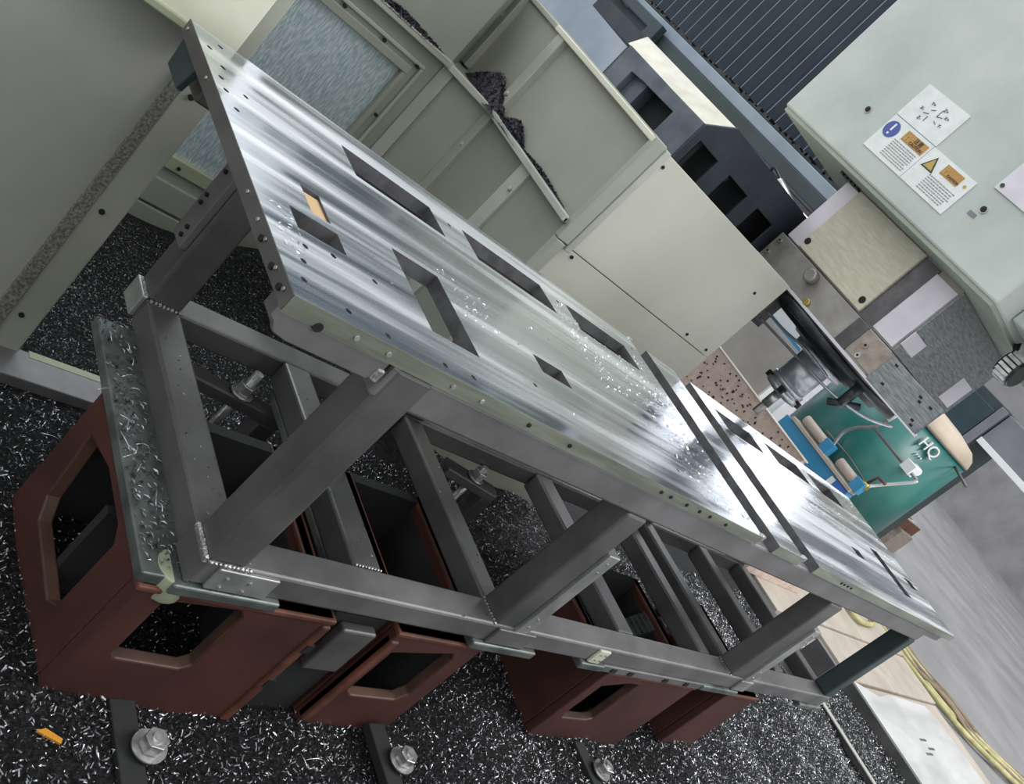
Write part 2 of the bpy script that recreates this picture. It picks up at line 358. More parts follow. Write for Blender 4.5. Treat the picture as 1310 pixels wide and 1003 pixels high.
# big beige panel parallel to the frame
wr_ = thing('wall_right', kind='structure', loc=(1.75, 1.04, -0.9))
B('panel', 'panel', wr_, 1.30, 2.226, 1.038, 1.07, 0.030, 0.41, 0.002)
B('panel', 'panel', wr_, 1.262, 2.232, 1.040, 1.07, -0.95, 0.027, 0.002)
for x, z in ((1.345, 0.375), (1.352, 0.012), (2.03, 0.05), (2.18, 0.05), (2.11, 0.31), (1.86, -0.76), (1.33, -0.3)):
    MB().cyl((x, 1.040, z), (x, 1.034, z), 0.0055, n=10).build('screw', 'hole', wr_)

# pink speckled machine base wall beyond the pit, platform covers
pk = thing('granite_base', 'speckled pinkish machine base wall behind the far edge of the plate', 'machine base', (5.4, 2.4, -0.9))
MB().box(5.3, 5.36, 1.95, 3.4, -0.92, -0.31).build('base_block', 'pink', pk, 0.004)
B('cap_strip', 'bench', pk, 5.292, 5.37, 1.94, 3.42, -0.312, -0.300, 0.003)
pts = np.column_stack([np.full(260, 5.297), rng.uniform(1.97, 3.3, 260), rng.uniform(-0.88, -0.33, 260)])
mb = MB()
for p in pts:
    a = rng.uniform(0, 3.14); l = rng.uniform(0.001, 0.006)
    mb.box(p[0]-0.004, p[0]+0.003, p[1]-l*abs(math.cos(a))-.003, p[1]+l*abs(math.cos(a))+.003, p[2]-l*abs(math.sin(a))-.003, p[2]+l*abs(math.sin(a))+.003)
tag(mb.build('stuck_chips', 'hole', pk), kind='stuff')
pb = thing('platform_cover', 'beige metal platform covers beside the swarf pit at the far end', 'platform', (6.0, 0.5, -0.92))
for (x0, x1, y0, y1, z) in ((5.30, 6.28, 1.0, 1.68, -0.872), (6.29, 7.35, 1.0, 1.68, -0.872), (5.30, 6.28, 0.56, 0.99, -0.884), (6.29, 7.35, 0.56, 0.99, -0.884), (5.3, 7.35, -1.2, 0.55, -0.90), (4.6, 5.29, 0.95, 1.68, -0.86)):
    B('cover', 'bench', pb, x0, x1, y0, y1, -0.93, z, 0.006)
B('wall_strip', 'pink', pb, 4.42, 5.28, 1.2, 1.68, -0.86, -0.80, 0.004)
st = thing('steel_plate', 'bright bare steel plate lying at the pit edge beside the hoses', 'plate', (6, 0.1, -0.82))
MB().extr([(4.999, -1.2, -0.808), (4.999, 0.478, -0.808), (5.35, 0.40, -0.808), (5.62, 0.44, -0.808), (6.45, 0.42, -0.808), (6.55, 0.30, -0.808), (6.75, -1.2, -0.808)], (0, 0, -0.012)).build('sheet', 'sheet', st, 0.002)
B('front_face', 'steel_dark', st, 4.99, 5.01, -1.2, 0.478, -0.93, -0.818, 0.002)
for x, y in ((5.7, 0.12), (5.76, 0.06), (5.62, 0.02)):
    MB().box(x-0.07, x+0.07, y-0.008, y+0.008, -0.808, -0.806).build('scuff', 'steel_dark', st)
rb = thing('pit_rib', 'thin bright steel rib crossing the swarf pit beneath the far end', 'rib', (4.36, 0.2, -0.9))
B('upright', 'steel_dark', rb, 4.40, 4.42, -1.2, 1.2, -0.93, -0.885, 0.001)
B('edge_strip', 'rib', rb, 4.385, 4.43, -1.2, 1.2, -0.885, -0.878, 0.001)
bp_ = thing('small_block', 'small grey steel block standing in chips behind the last post', 'block', (4.25, 0.45, -0.9))
B('block_body', 'steel', bp_, 4.19, 4.23, 0.39, 0.56, -0.92, -0.66, 0.004)
B('block_foot', 'steel_dark', bp_, 4.12, 4.30, 0.37, 0.58, -0.925, -0.885, 0.003)
# grey guide ledge at left
gl = thing('guide_ledge', 'flat grey steel guide ledge in chips beneath the sliding door', 'ledge', (-0.2, 0.83, -0.9))
B('ledge_top', 'steel', gl, -1.6, 0.40, 0.775, 0.875, -0.93, -0.878, 0.004)
tag(MB().box(0.20, 0.38, 0.855, 0.877, -0.8785, -0.8765).build('oil_residue', 'olive', gl), kind='stuff')

# ================================================================== WORKPIECE FRAME
fr = thing('workpiece', 'welded steel tube frame topped with a machined slotted plate', 'workpiece', (1.7, 0.36, -0.547))
slots = [(0.304, 0.548, 0.538, 0.642), (0.653, 0.942, 0.539, 0.645), (1.045, 1.331, 0.539, 0.640), (0.113, 0.150, 0.266, 0.342), (0.063, 0.155, 0.190, 0.244),
         (0.302, 0.417, 0.106, 0.320), (0.652, 0.750, 0.191, 0.243), (1.901, 2.182, 0.554, 0.656), (2.314, 2.629, 0.565, 0.670), (2.735, 2.995, 0.565, 0.670),
         (2.527, 2.608, 0.210, 0.253), (2.895, 2.988, 0.117, 0.342), (3.183, 3.267, 0.209, 0.262)]
holes = [(0.02, 0.66), (0.035, 0.61), (0.02, 0.56), (0.065, 0.55), (0.028, 0.47), (0.02, 0.52), (0.05, 0.7), (0.062, 0.145), (0.03, 0.05), (0.10, 0.03), (0.045, 0.10), (0.17, 0.02),
         (0.29, 0.022), (0.36, 0.03), (0.12, 0.165), (0.2, 0.16), (0.6, 0.62), (1.0, 0.62), (0.58, 0.12), (1.1, 0.1), (1.25, 0.3), (1.38, 0.05), (1.39, 0.66),
         (1.9, 0.05), (2.2, 0.1), (2.7, 0.06), (3.1, 0.04), (3.25, 0.04), (3.29, 0.12), (2.45, 0.4), (2.1, 0.45), (3.05, 0.5), (3.2, 0.6), (3.3, 0.7)]
for (a, b) in ((0.0, 1.437), (1.540, 1.709), (1.820, 3.338)):
    mb = MB(); mb.hm = 1
    hs = [rect(*q) for q in slots if a < q[0] < b] + [circ(x, y, 0.0055, 8) for x, y in holes if a+0.01 < x < b-0.01]
    mb.holed(rect(a, b, 0, 0.735), hs, 2, -0.028, 0.0)
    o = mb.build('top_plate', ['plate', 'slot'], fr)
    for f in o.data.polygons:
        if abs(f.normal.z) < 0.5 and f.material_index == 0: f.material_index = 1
    if a == 0: pass
# milled front edge and end edge strips of the plates
for (a, b) in ((0.0, 1.437), (1.540, 1.709), (1.820, 3.338)):
    B('plate_edge', 'plate_edge', fr, a, b, -0.0012, 0.0005, -0.0275, -0.0005, 0)
B('plate_edge', 'steel_dark', fr, -0.0012, 0.0005, 0, 0.735, -0.0275, -0.0005, 0)
# filler bars lying lower in the two gaps
for (a, b) in ((1.447, 1.530), (1.719, 1.810)):
    o = B('gap_bar', 'steel_dark', fr, a, b, 0.01, 0.725, -0.075, -0.050, 0.002)
for (x, y, z) in ((1.437, 0.003, 0.002), (1.709, 0.003, 0.002), (1.437, 0.730, 0.002)):
    B('weld_tack', 'weld', fr, x-0.006, x+0.014, y-0.004, y+0.010, -0.012, 0.004, 0.003)
# top rails
def rail_tube(x0, x1, y0, y1, z0, z1, name='rail', m='steel', bev=0.006): return B(name, m, fr, x0, x1, y0, y1, z0, z1, bev)
rail_tube(0.205, 3.07, 0.004, 0.074, -0.093, -0.0285, 'top_rail')
B('rail_stub', 'steel_dark', fr, 0.02, 0.215, 0.022, 0.07, -0.066, -0.0285, 0.002)
rail_tube(3.07, 3.27, 0.010, 0.070, -0.06, -0.0285, 'top_rail', 'steel', 0.003)
rail_tube(0.05, 3.20, 0.655, 0.728, -0.093, -0.0285, 'top_rail', 'steel_dark')
# gusset / end plate under the left corner
MB().extr([(0.001, 0.001, -0.0285), (0.192, 0.001, -0.0285), (0.192, 0.001, -0.052), (0.178, 0.001, -0.067), (0.035, 0.001, -0.067), (0.012, 0.001, -0.062), (0.001, 0.001, -0.045)], (0, 0.012, 0)).build('gusset_plate', 'steel', fr, 0.002)
MB().cyl((0.058, 0.0015, -0.026), (0.058, -0.0022, -0.026), 0.0075, n=16).build('gusset_hole', 'hole', fr)
B('weld', 'weld', fr, 0.182, 0.196, -0.002, 0.006, -0.066, -0.042, 0.003)
MB().extr([(0.008, 0.62, -0.0285), (0.008, 0.735, -0.0285), (0.008, 0.725, -0.085), (0.008, 0.64, -0.085)], (0.012, 0, 0)).build('gusset_plate', 'darkpost', fr, 0.002)
# screws along the left end edge and the front edge
for y, big in ((0.235, 0), (0.17, 0), (0.135, 1), (0.125, 0), (0.075, 1), (0.065, 0), (0.033, 1), (0.022, 0), (0.55, 0), (0.715, 0)):
    MB().cyl((-0.0012, y, -0.011 - 0.006*(big)), (-0.004, y, -0.011 - 0.006*big), 0.0052 if big else 0.003, n=10).build('screw', 'bolt' if not big else 'hole', fr)
for x in (0.115, 0.175, 0.31, 0.378, 0.62, 0.95, 0.99, 1.06, 1.12, 1.17, 2.03, 2.055, 2.085, 2.115, 1.25, 0.5):
    MB().cyl((x, -0.001, -0.014), (x, -0.0035, -0.014), 0.0042, n=10).build('screw', 'bolt' if x < 0.4 else 'hole', fr)
# posts, front row
ZT = -0.49
def post(x0, x1, y0, y1, z0=ZT, z1=-0.093, m='steel_dark'): return B('post', m, fr, x0, x1, y0, y1, z0, z1, 0.007)
post(0.214, 0.288, 0.002, 0.075, z1=-0.0295); post(0.946, 1.020, 0.002, 0.075); post(2.150, 2.250, 0.002, 0.075); post(3.0, 3.07, 0.002, 0.075, m='darkpost')
# back row
post(0.214, 0.288, 0.652, 0.725); post(0.946, 1.020, 0.652, 0.725); post(2.150, 2.25, 0.652, 0.725); post(3.0, 3.07, 0.652, 0.725)
# lower rails
rail_tube(0.214, 3.07, 0.0, 0.073, ZT-0.057, ZT, 'lower_rail')
rail_tube(0.214, 3.07, 0.652, 0.725, ZT-0.057, ZT, 'lower_rail', 'steel_dark')
# cross tubes
for (x0, x1) in ((0.214, 0.289), (0.557, 0.630), (0.949, 1.012), (1.530, 1.610), (2.02, 2.085), (2.185, 2.25), (2.62, 2.69), (3.0, 3.07)):
    rail_tube(x0, x1, 0.073, 0.652, ZT-0.062, ZT, 'cross_tube', 'steel_dark')
# tall end caps and milled foot pads
B('end_cap', 'steel_dark', fr, 0.206, 0.216, 0.0, 0.076, ZT-0.056, ZT-0.002, 0.002)
B('end_cap', 'pad', fr, 0.203, 0.2145, 0.655, 0.725, ZT-0.052, ZT+0.004, 0.003)
for (x0, x1, m) in ((0.24, 0.36, 'pad'), (0.965, 1.10, 'steel'), (1.38, 1.43, 'cream'), (2.24, 2.33, 'pad')):
    B('pad_plate', m, fr, x0, x1, -0.008, 0.0, ZT-0.054, ZT-0.004, 0.002)
for (x, z) in ((0.265, -0.512), (0.31, -0.512), (0.265, -0.535), (0.31, -0.535), (1.395, -0.508), (1.418, -0.508), (1.395, -0.53), (1.418, -0.53)):
    MB().cyl((x, -0.008, z), (x, -0.011, z), 0.003, n=8).build('screw', 'bolt', fr)
for (x0, x1) in ((0.19, 0.40), (0.93, 1.16), (1.36, 1.47), (2.05, 2.30), (2.86, 3.08)):
    B('foot_pad', 'greenplate', fr, x0, x1, -0.012, 0.085, ZT-0.080, ZT-0.057, 0.004)
# long machined strips bolted to the face of the middle posts
for (x0, x1, zt_) in ((1.020, 1.062, -0.205), (2.250, 2.30, -0.205)):
    B('post_strip', 'pad', fr, x0, x1, -0.006, 0.055, ZT-0.05, zt_, 0.002)
    for z in (-0.23, -0.26, -0.44, -0.47):
        MB().cyl(((x0+x1)/2, -0.006, z), ((x0+x1)/2, -0.0085, z), 0.0032, n=8).build('screw', 'bolt', fr)
# strip on the outer face of the back left post
B('post_strip', 'steel', fr, 0.198, 0.214, 0.66, 0.722, -0.36, -0.155, 0.002)
B('weld', 'weld', fr, 0.196, 0.214, 0.658, 0.712, -0.155, -0.147, 0.003)
for z in (-0.19, -0.25, -0.27, -0.32, -0.34):
    MB().cyl((0.198, 0.68 + 0.02*((int(-z*100)) % 2), z), (0.193, 0.68+0.02*((int(-z*100)) % 2), z), 0.005, n=8).build('screw', 'hole', fr)
# weld beads at the joints
def bead(p, q, r=0.006):
    p = Vector(p); q = Vector(q); n = max(3, int((q-p).length/0.008)); mb = MB()
    for i in range(n):
        c = p.lerp(q, (i+0.5)/n)
        bmesh.ops.create_icosphere(mb.bm, subdivisions=1, radius=r*random.uniform(0.8, 1.15), matrix=Matrix.Translation(c))
    return mb.build('weld', 'weld', fr)
bead((0.212, 0.004, ZT+0.001), (0.212, 0.078, ZT+0.001), 0.0075)
bead((0.216, -0.001, ZT), (0.30, -0.001, ZT), 0.005)
bead((0.946, 0.0, ZT+0.001), (0.946, 0.075, ZT+0.001), 0.004)
bead((2.15, 0.0, ZT+0.001), (2.15, 0.075, ZT+0.001), 0.004)
bead((0.212, 0.655, ZT+0.002), (0.212, 0.722, ZT+0.002), 0.006)
bead((0.218, 0.650, ZT+0.001), (0.29, 0.650, ZT+0.001), 0.005)
bead((0.557, 0.074, ZT), (0.63, 0.074, ZT), 0.0035)
bead((3.071, 0.0, ZT+0.0), (3.071, 0.075, ZT+0.0), 0.004)
# folded stop lip on the sheet seen inside the second slot
tag(MB().box(0.1165, 0.1498, 0.2665, 0.334, -0.0075, -0.0045).build('tan_backing', 'tanpaper', fr), 'tan coloured backing under the small slot')

# small chips lying on the plate, lower rails
def scatter(name, boxes, size, m, seed, par=None, thin=0.35):
    g = np.random.default_rng(seed); V = []; F = []; k = 0
    for (x0, x1, y0, y1, z, n, jz) in boxes:
        for i in range(n):
            c = np.array([g.uniform(x0, x1), g.uniform(y0, y1), z+g.uniform(0, jz)+0.001]); a = g.uniform(0, 6.28); s = size*g.uniform(0.4, 1.5)
            if z == 0.0 and (any(q[0] < c[0] < q[1] and q[2] < c[1] < q[3] for q in slots) or 1.437 < c[0] < 1.54 or 1.709 < c[0] < 1.82): continue
            d = np.array([math.cos(a), math.sin(a), g.uniform(-0.3, 0.5)*0.5])*s; w = np.array([-math.sin(a), math.cos(a), g.uniform(-.5, .5)])*s*thin
            up = np.array([0, 0, s*0.5])
            V += [c-d, c+w+up*0.4, c+d, c-w+up*0.6]; F.append((k, k+1, k+2)); F.append((k, k+2, k+3)); k += 4
    me = bpy.data.meshes.new(name); me.from_pydata([tuple(v) for v in V], [], F); me.materials.append(M_[m])
    o = bpy.data.objects.new(name, me); COL.objects.link(o)
    if par is not None: o.parent = par; o.matrix_parent_inverse = Matrix.Translation(-Vector(par['base']))
    o['kind'] = 'stuff'; return o
M_['spark'] = mat('bright_chip', '#d0d4d6', rough=0.2, metal=0.9)
sp = scatter('loose_chips', [(0.95, 1.43, 0.30, 0.62, 0.0, 420, 0.0), (1.15, 1.43, 0.05, 0.5, 0.0, 420, 0.0), (0.42, 0.55, 0.22, 0.36, 0, 60, 0), (0.93, 1.05, 0.45, 0.6, 0, 60, 0), (0.02, 0.06, 0.12, 0.22, 0, 40, 0),
    (2.0, 2.4, 0.3, 0.45, 0, 50, 0), (2.3, 3.0, 0.36, 0.52, 0, 90, 0), (3.05, 3.3, 0.3, 0.7, 0, 70, 0), (0.0, 3.3, 0.0, 0.73, 0, 60, 0), (1.82, 2.9, 0.69, 0.73, 0, 50, 0)], 0.0035, 'spark', 3)
tag(sp, 'tiny bright metal chips scattered over the machined plate top', 'metal chips')
sp = scatter('tube_chips', [(0.29, 3.0, 0.0, 0.07, ZT, 30, 0), (0.557, 0.63, 0.1, 0.65, ZT, 40, 0), (0.23, 0.285, 0.1, 0.64, ZT, 40, 0), (0.95, 1.01, 0.1, 0.64, ZT, 30, 0)], 0.003, 'chip', 5)
tag(sp, 'small dark chips lying on the lower tubes of frame', 'metal chips')

# ================================================================== RED RISER CASTINGS
def casting(label, x0, x1, y1=0.45, win=True, lw=None, fw=None, cuts=(), zt=-0.572):
    c = thing('riser_casting', label, 'riser block', ((x0+x1)/2, y1/2, -0.92), 'red riser castings under the frame')
    zb = -0.935; t = 0.028
    # front wall with opening
    mb = MB(); mb.mi = 0; mb.hm = 1
    mb.holed(rect(x0, x1, zb, zt), [fw] if fw else [], 1, 0.0, t); mb.build('front_wall', ['red', 'lip'], c, 0.004)
    mb = MB(); mb.hm = 1; mb.holed(rect(t, y1, zb, zt), [lw] if lw else [], 0, x0, x0+t); mb.build('side_wall', ['red', 'lip'], c, 0.004)
    B('side_wall', 'red', c, x1-t, x1, t, y1, zb, zt, 0.004)
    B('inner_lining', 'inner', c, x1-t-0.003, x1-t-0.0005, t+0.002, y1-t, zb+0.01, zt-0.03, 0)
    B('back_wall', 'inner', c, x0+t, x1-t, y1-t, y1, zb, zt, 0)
    B('top_flange', 'rust', c, x0-0.004, x1+0.004, -0.004, 0.03, zt-0.012, zt, 0.003)
    B('top_flange', 'rust', c, x0-0.004, x0+0.03, 0.03, y1, zt-0.012, zt, 0.003)
    B('top_flange', 'rust', c, x1-0.03, x1+0.004, 0.03, y1, zt-0.012, zt, 0.003)
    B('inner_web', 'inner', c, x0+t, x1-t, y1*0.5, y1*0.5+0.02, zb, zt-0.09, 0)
    return c
c1 = casting('large red-brown riser casting with hexagonal side opening, nearest the left corner', 0.150, 0.552,
    lw=[(0.120, -0.625), (0.120, -0.800), (0.150, -0.825), (0.330, -0.825), (0.362, -0.790), (0.385, -0.640), (0.270, -0.604), (0.150, -0.604)],
    fw=[(0.222, -0.600), (0.352, -0.592), (0.367, -0.610), (0.367, -0.762), (0.352, -0.776), (0.222, -0.766), (0.210, -0.752), (0.210, -0.612)])
B('orange_edge', 'rust', c1, 0.535, 0.556, -0.006, 0.02, -0.93, -0.59, 0.004)
for z in (-0.66, -0.78):
    MB().box(0.545, 0.562, -0.008, 0.004, z-0.012, z+0.012).build('notch', 'hole', c1)
B('casting_foot', 'red', c1, 0.14, 0.24, -0.05, 0.03, -0.94, -0.905, 0.004)
c2 = casting('red-brown riser casting with tall dark opening, second from the left', 0.728, 1.000, fw=[(0.765, -0.640), (0.930, -0.612), (0.945, -0.630), (0.945, -0.775), (0.925, -0.800), (0.790, -0.800), (0.765, -0.78)])
B('orange_edge', 'rust', c2, 0.728, 0.75, -0.005, 0.02, -0.90, -0.60, 0.004)
# dark web between first and second castings
cw = thing('dark_spacer', 'dark grey square spacer block between the first two red castings', 'spacer', (0.63, 0.15, -0.92))
B('spacer_body', 'inner', cw, 0.575, 0.715, 0.03, 0.40, -0.935, -0.58, 0.006)
B('spacer_face', 'steel_dark', cw, 0.60, 0.69, 0.004, 0.03, -0.735, -0.60, 0.005)
c3 = casting('dark red riser casting under the rail right of the middle post', 1.54, 2.05,
    fw=[(1.585, -0.640), (1.70, -0.608), (1.745, -0.608), (1.745, -0.790), (1.72, -0.80), (1.60, -0.80), (1.585, -0.78)], y1=0.42)
c4 = casting('narrow dark red riser casting under the last posts, farthest right', 2.29, 2.52, y1=0.40)
for o, (a, b) in ((c3, (1.46, 2.12)), (c4, (2.25, 2.6))): pass
# clamping strips under the front rail between castings
sb = thing('support_strip', 'long grey slotted support strip under the front rail right of middle post', 'strip', (1.7, 0, -0.56))
B('strip_bar', 'steel', sb, 1.47, 2.12, -0.006, 0.05, -0.5725, -0.5475, 0.002)
for x in (1.53, 1.62, 1.82, 1.95): MB().box(x-0.012, x+0.012, -0.009, 0.0, -0.567, -0.553).build('strip_slot', 'hole', sb)
gp = thing('riser_plate', 'oily greenish steel plate with chips on top of the first casting', 'plate', (0.2, 0.3, -0.56))
B('plate_body', 'greenplate', gp, 0.138, 0.335, 0.004, 0.62, -0.572, -0.548, 0.003)
gp2 = thing('shim_plate', 'pale green shim plate beside the second lower cross tube', 'plate', (0.66, 0.3, -0.56))
B('plate_body', 'greenplate', gp2, 0.56, 0.70, 0.05, 0.62, -0.572, -0.553, 0.003)
rp = thing('round_pad', 'round pale yellow-green pad under the front left frame corner', 'pad', (0.2, 0.02, -0.56))
MB().cyl((0.205, 0.03, -0.5475), (0.205, 0.03, -0.60), 0.038, n=24).build('pad_disc', 'olive', rp, 0.003)
sp = scatter('plate_chips', [(0.14, 0.21, 0.02, 0.62, -0.548, 500, 0.004), (0.66, 0.70, 0.1, 0.62, -0.553, 90, 0.003), (0.29, 0.335, 0.02, 0.6, -0.548, 260, 0.004)], 0.005, 'chip', 9)
tag(sp, 'dark and silvery chips heaped on the oily green plate', 'metal chips')

# clamps with studs and nuts
def clamp(label, p, q, stud, h=0.07, w=0.045, zt=-0.60, base=-0.92):
    c = thing('clamp', label, 'clamp', (p[0], p[1], zt), 'strap clamps holding the frame')
    P = Vector(p); Q = Vector(q); d = (Q-P).normalized(); n = Vector((-d.y, d.x, 0))*w/2
    MB().hexa([P-n-Vector((0, 0, .03)), Q-n-Vector((0, 0, .03)), Q+n-Vector((0, 0, .03)), P+n-Vector((0, 0, .03)), P-n, Q-n, Q+n, P+n]).build('strap', 'steel_dark', c, 0.004)
    m = P.lerp(Q, stud)
    MB().box(m.x-0.03, m.x+0.03, m.y-0.009, m.y+0.009, m.z+0.0005, m.z+0.0015).build('strap_slot', 'hole', c)
    MB().cyl((m.x, m.y, base), (m.x, m.y, m.z+h), 0.011, n=14).build('stud', 'bolt', c)
    MB().cyl((m.x, m.y, m.z+0.001), (m.x, m.y, m.z+0.008), 0.027, n=20).build('washer', 'bolt', c)
    MB().cyl((m.x, m.y, m.z+0.008), (m.x, m.y, m.z+0.034), 0.021, n=6).build('nut', 'bolt', c, 0.002)
    e = P.lerp(Q, 0.9)
    B('heel_block', 'steel_dark', c, e.x-0.025, e.x+0.025, e.y-0.025, e.y+0.025, base, e.z-0.03, 0.003)
    return c
clamp('dark strap clamp with chrome stud inside the left bay of frame', (0.32, 0.66, -0.60), (0.625, 0.60, -0.60), 0.62)
clamp('greenish strap clamp with nut between third and fourth cross tubes', (1.22, 0.665, -0.585), (1.41, 0.615, -0.585), 0.55, 0.05, 0.055)
clamp('short clamp with nut behind the front rail beside the last bay', (2.28, 0.30, -0.62), (2.10, 0.30, -0.62), 0.4, 0.05)
cl = thing('step_block', 'serrated step block inside the frame near the right post', 'step block', (2.05, 0.3, -0.6))
mb = MB()
for i in range(7): mb.box(1.93+i*0.012, 1.942+i*0.012, 0.22, 0.29, -0.92, -0.66+i*0.012)
mb.build('steps', 'greenplate', cl)
for i, (x, y, lb) in enumerate(((0.33, -0.10, 'T-slot bolt and nut half buried in chips, leftmost on the bed'), (0.96, -0.11, 'bright nut on stud buried in chips before the second casting'), (1.80, -0.12, 'long bolt and washer in chips before the third casting'))):
    c = thing('bed_clamp', lb, 'clamp', (x, y, -0.88), 'clamp bolts on the machine bed')
    B('bed_strap', 'inner', c, x-0.05, x+0.0, y-0.16, y+0.10, -0.905, -0.880, 0.003)
    MB().cyl((x+0.005, y, -0.92), (x+0.005, y, -0.835), 0.012, n=14).build('stud', 'bolt', c)
    MB().cyl((x+0.005, y, -0.866), (x+0.005, y, -0.84), 0.024, n=6).build('nut', 'bolt', c, 0.002)
    MB().cyl((x+0.005, y, -0.872), (x+0.005, y, -0.866), 0.034, n=20).build('washer', 'bolt', c)
ys = tag(MB().extr([(0.135, -0.083, -0.868), (0.172, -0.106, -0.866), (0.176, -0.097, -0.866), (0.150, -0.078, -0.867)], (0, 0, 0.006)).build('plastic_shard', 'shard', None, 0.001), 'small yellow-orange plastic shard among chips at bottom left', 'scrap')

# ================================================================== SWARF
def hgt(x, y):
    h = -0.895 + 0.018*np.sin(x*5.1+1)*np.cos(y*4.3) + 0.012*np.sin(x*11.3)*np.sin(y*9.1+2)
    h = h + 0.10*np.exp(-((x-1.25)**2/0.20+(y-1.05)**2/0.05)) + 0.07*np.exp(-((x-1.15)**2/0.05+(y-1.6)**2/0.3))
    h = h + 0.06*np.exp(-((y-1.72)**2/0.02))*np.clip((x-0.5)/0.5, 0, 1) + 0.05*np.exp(-((x-2.0)**2/0.6+(y-0.75)**2/0.1))
    h = h - 0.012*np.exp(-((x-0.7)**2/0.3+(y+0.2)**2/0.1))
    return h
nx, ny = 330, 170
xs = np.linspace(-1.4, 4.98, nx); ysr = np.linspace(-1.25, 1.74, ny)
X, Y = np.meshgrid(xs, ysr); Z = hgt(X, Y)
Z[(Y > 0.77) & (Y < 0.88) & (X < 0.40)] = -0.905
Z[(X > 4.95)] = -0.925
me = bpy.data.meshes.new('swarf_bed')
idx = np.arange(nx*ny).reshape(ny, nx)
F = np.stack([idx[:-1, :-1], idx[:-1, 1:], idx[1:, 1:], idx[1:, :-1]], -1).reshape(-1, 4)
me.from_pydata(np.column_stack([X.ravel(), Y.ravel(), Z.ravel()]).tolist(), [], F.tolist()); me.materials.append(M_['chip_bed'])
for p in me.polygons: p.use_smooth = True
sb_ = bpy.data.objects.new('swarf_bed', me); COL.objects.link(sb_)
tag(sb_, 'deep bed of dark metal swarf covering the machine bed', 'swarf', kind='stuff')
def chips(name, n, xr, yr, size, m, seed, bias=0.0):
    g = np.random.default_rng(seed)
    cx = g.uniform(*xr, n); cy = g.uniform(*yr, n)
    bad = ((cx < 0.41) & (cy > 0.765) & (cy < 0.885)) | ((cx > 1.2) & (cy > 1.03)) | (cx > 5.0)
    bad |= (cy > 0.86) & (cx < 0.17)
    cx = cx[~bad]; cy = cy[~bad]; n = len(cx); cz = hgt(cx, cy)+g.uniform(0.0, 0.010, n)
    a = g.uniform(0, 2*np.pi, n); b = g.uniform(-0.7, 0.7, n); s = size*g.uniform(0.35, 1.5, n)**1.2; curl = g.uniform(-2.2, 2.2, n)
    K = 4; V = np.zeros((n, K*2, 3)); D = np.stack([np.cos(a)*np.cos(b), np.sin(a)*np.cos(b), np.sin(b)], -1)
    Wd = np.stack([-np.sin(a), np.cos(a), g.uniform(-0.8, 0.8, n)], -1); U = np.cross(D, Wd)
    for k in range(K):
        t = k/(K-1)-0.5; ang = t*curl
        P = D*(np.sin(ang)/np.where(np.abs(curl) < 0.05, 1, curl)*np.where(np.abs(curl) < 0.05, 0, 1)+np.where(np.abs(curl) < 0.05, t, 0))[:, None]*1.0 + U*((1-np.cos(ang))/np.where(np.abs(curl) < .05, 1, curl))[:, None]
        base = np.stack([cx, cy, cz], -1)+P*s[:, None]
        V[:, k*2] = base-Wd*(s*0.085)[:, None]; V[:, k*2+1] = base+Wd*(s*0.085)[:, None]
    q = []
    for k in range(K-1): q.append([k*2, k*2+2, k*2+3, k*2+1])
    q = np.array(q); Fx = (np.arange(n)[:, None, None]*K*2+q[None]).reshape(-1, 4)
    me = bpy.data.meshes.new(name); me.vertices.add(n*K*2); me.vertices.foreach_set('co', V.ravel())
    nf = len(Fx); me.loops.add(nf*4); me.loops.foreach_set('vertex_index', Fx.ravel().astype(np.int32))
    me.polygons.add(nf); me.polygons.foreach_set('loop_start', (np.arange(nf)*4).astype(np.int32)); me.polygons.foreach_set('loop_total', np.full(nf, 4, np.int32))
    me.update(); me.validate(); me.materials.append(M_[m])
    o = bpy.data.objects.new(name, me); COL.objects.link(o); o['kind'] = 'stuff'; return o
tag(chips('swarf_chips', 62000, (-0.7, 1.6), (-0.6, 0.9), 0.0085, 'chip', 11), 'curled steel chips heaped around the first red castings', 'swarf')
tag(chips('swarf_chips', 34000, (0.15, 1.23), (0.86, 1.70), 0.0052, 'chip_dark', 12), 'fine dark chips behind the frame below the scratched window', 'swarf')
tag(chips('swarf_chips', 75000, (1.5, 5.0), (-0.75, 1.03), 0.012, 'chip', 13), 'bright grey chips covering the bed under the far right end', 'swarf')
# long curly chips
mb = MB()
for i in range(60):
    x = random.uniform(-0.4, 0.9); y = random.choice([random.uniform(0.1, 0.7), random.uniform(-0.4, -0.05)]); z = float(hgt(x, y))+0.012
    if i < 16: x = random.uniform(0.145, 0.2); y = random.uniform(0.15, 0.60); z = -0.540
    elif i < 26: x = random.uniform(0.32, 0.5); y = random.uniform(0.2, 0.45); z = -0.85
    a = random.uniform(0, 6.28); L = random.uniform(0.02, 0.05); c = random.uniform(-0.6, 0.6); pts = []
    for k in range(6):
        t = k/5; pts.append((x+math.cos(a+c*t)*L*t, y+math.sin(a+c*t)*L*t, z+0.006*math.sin(t*3)))
    mb.tube(pts, 0.0013, 4)
tag(mb.build('curly_chips', 'spark'), 'long bright curly drill chips lying on the swarf and plate', 'metal chips', kind='stuff')

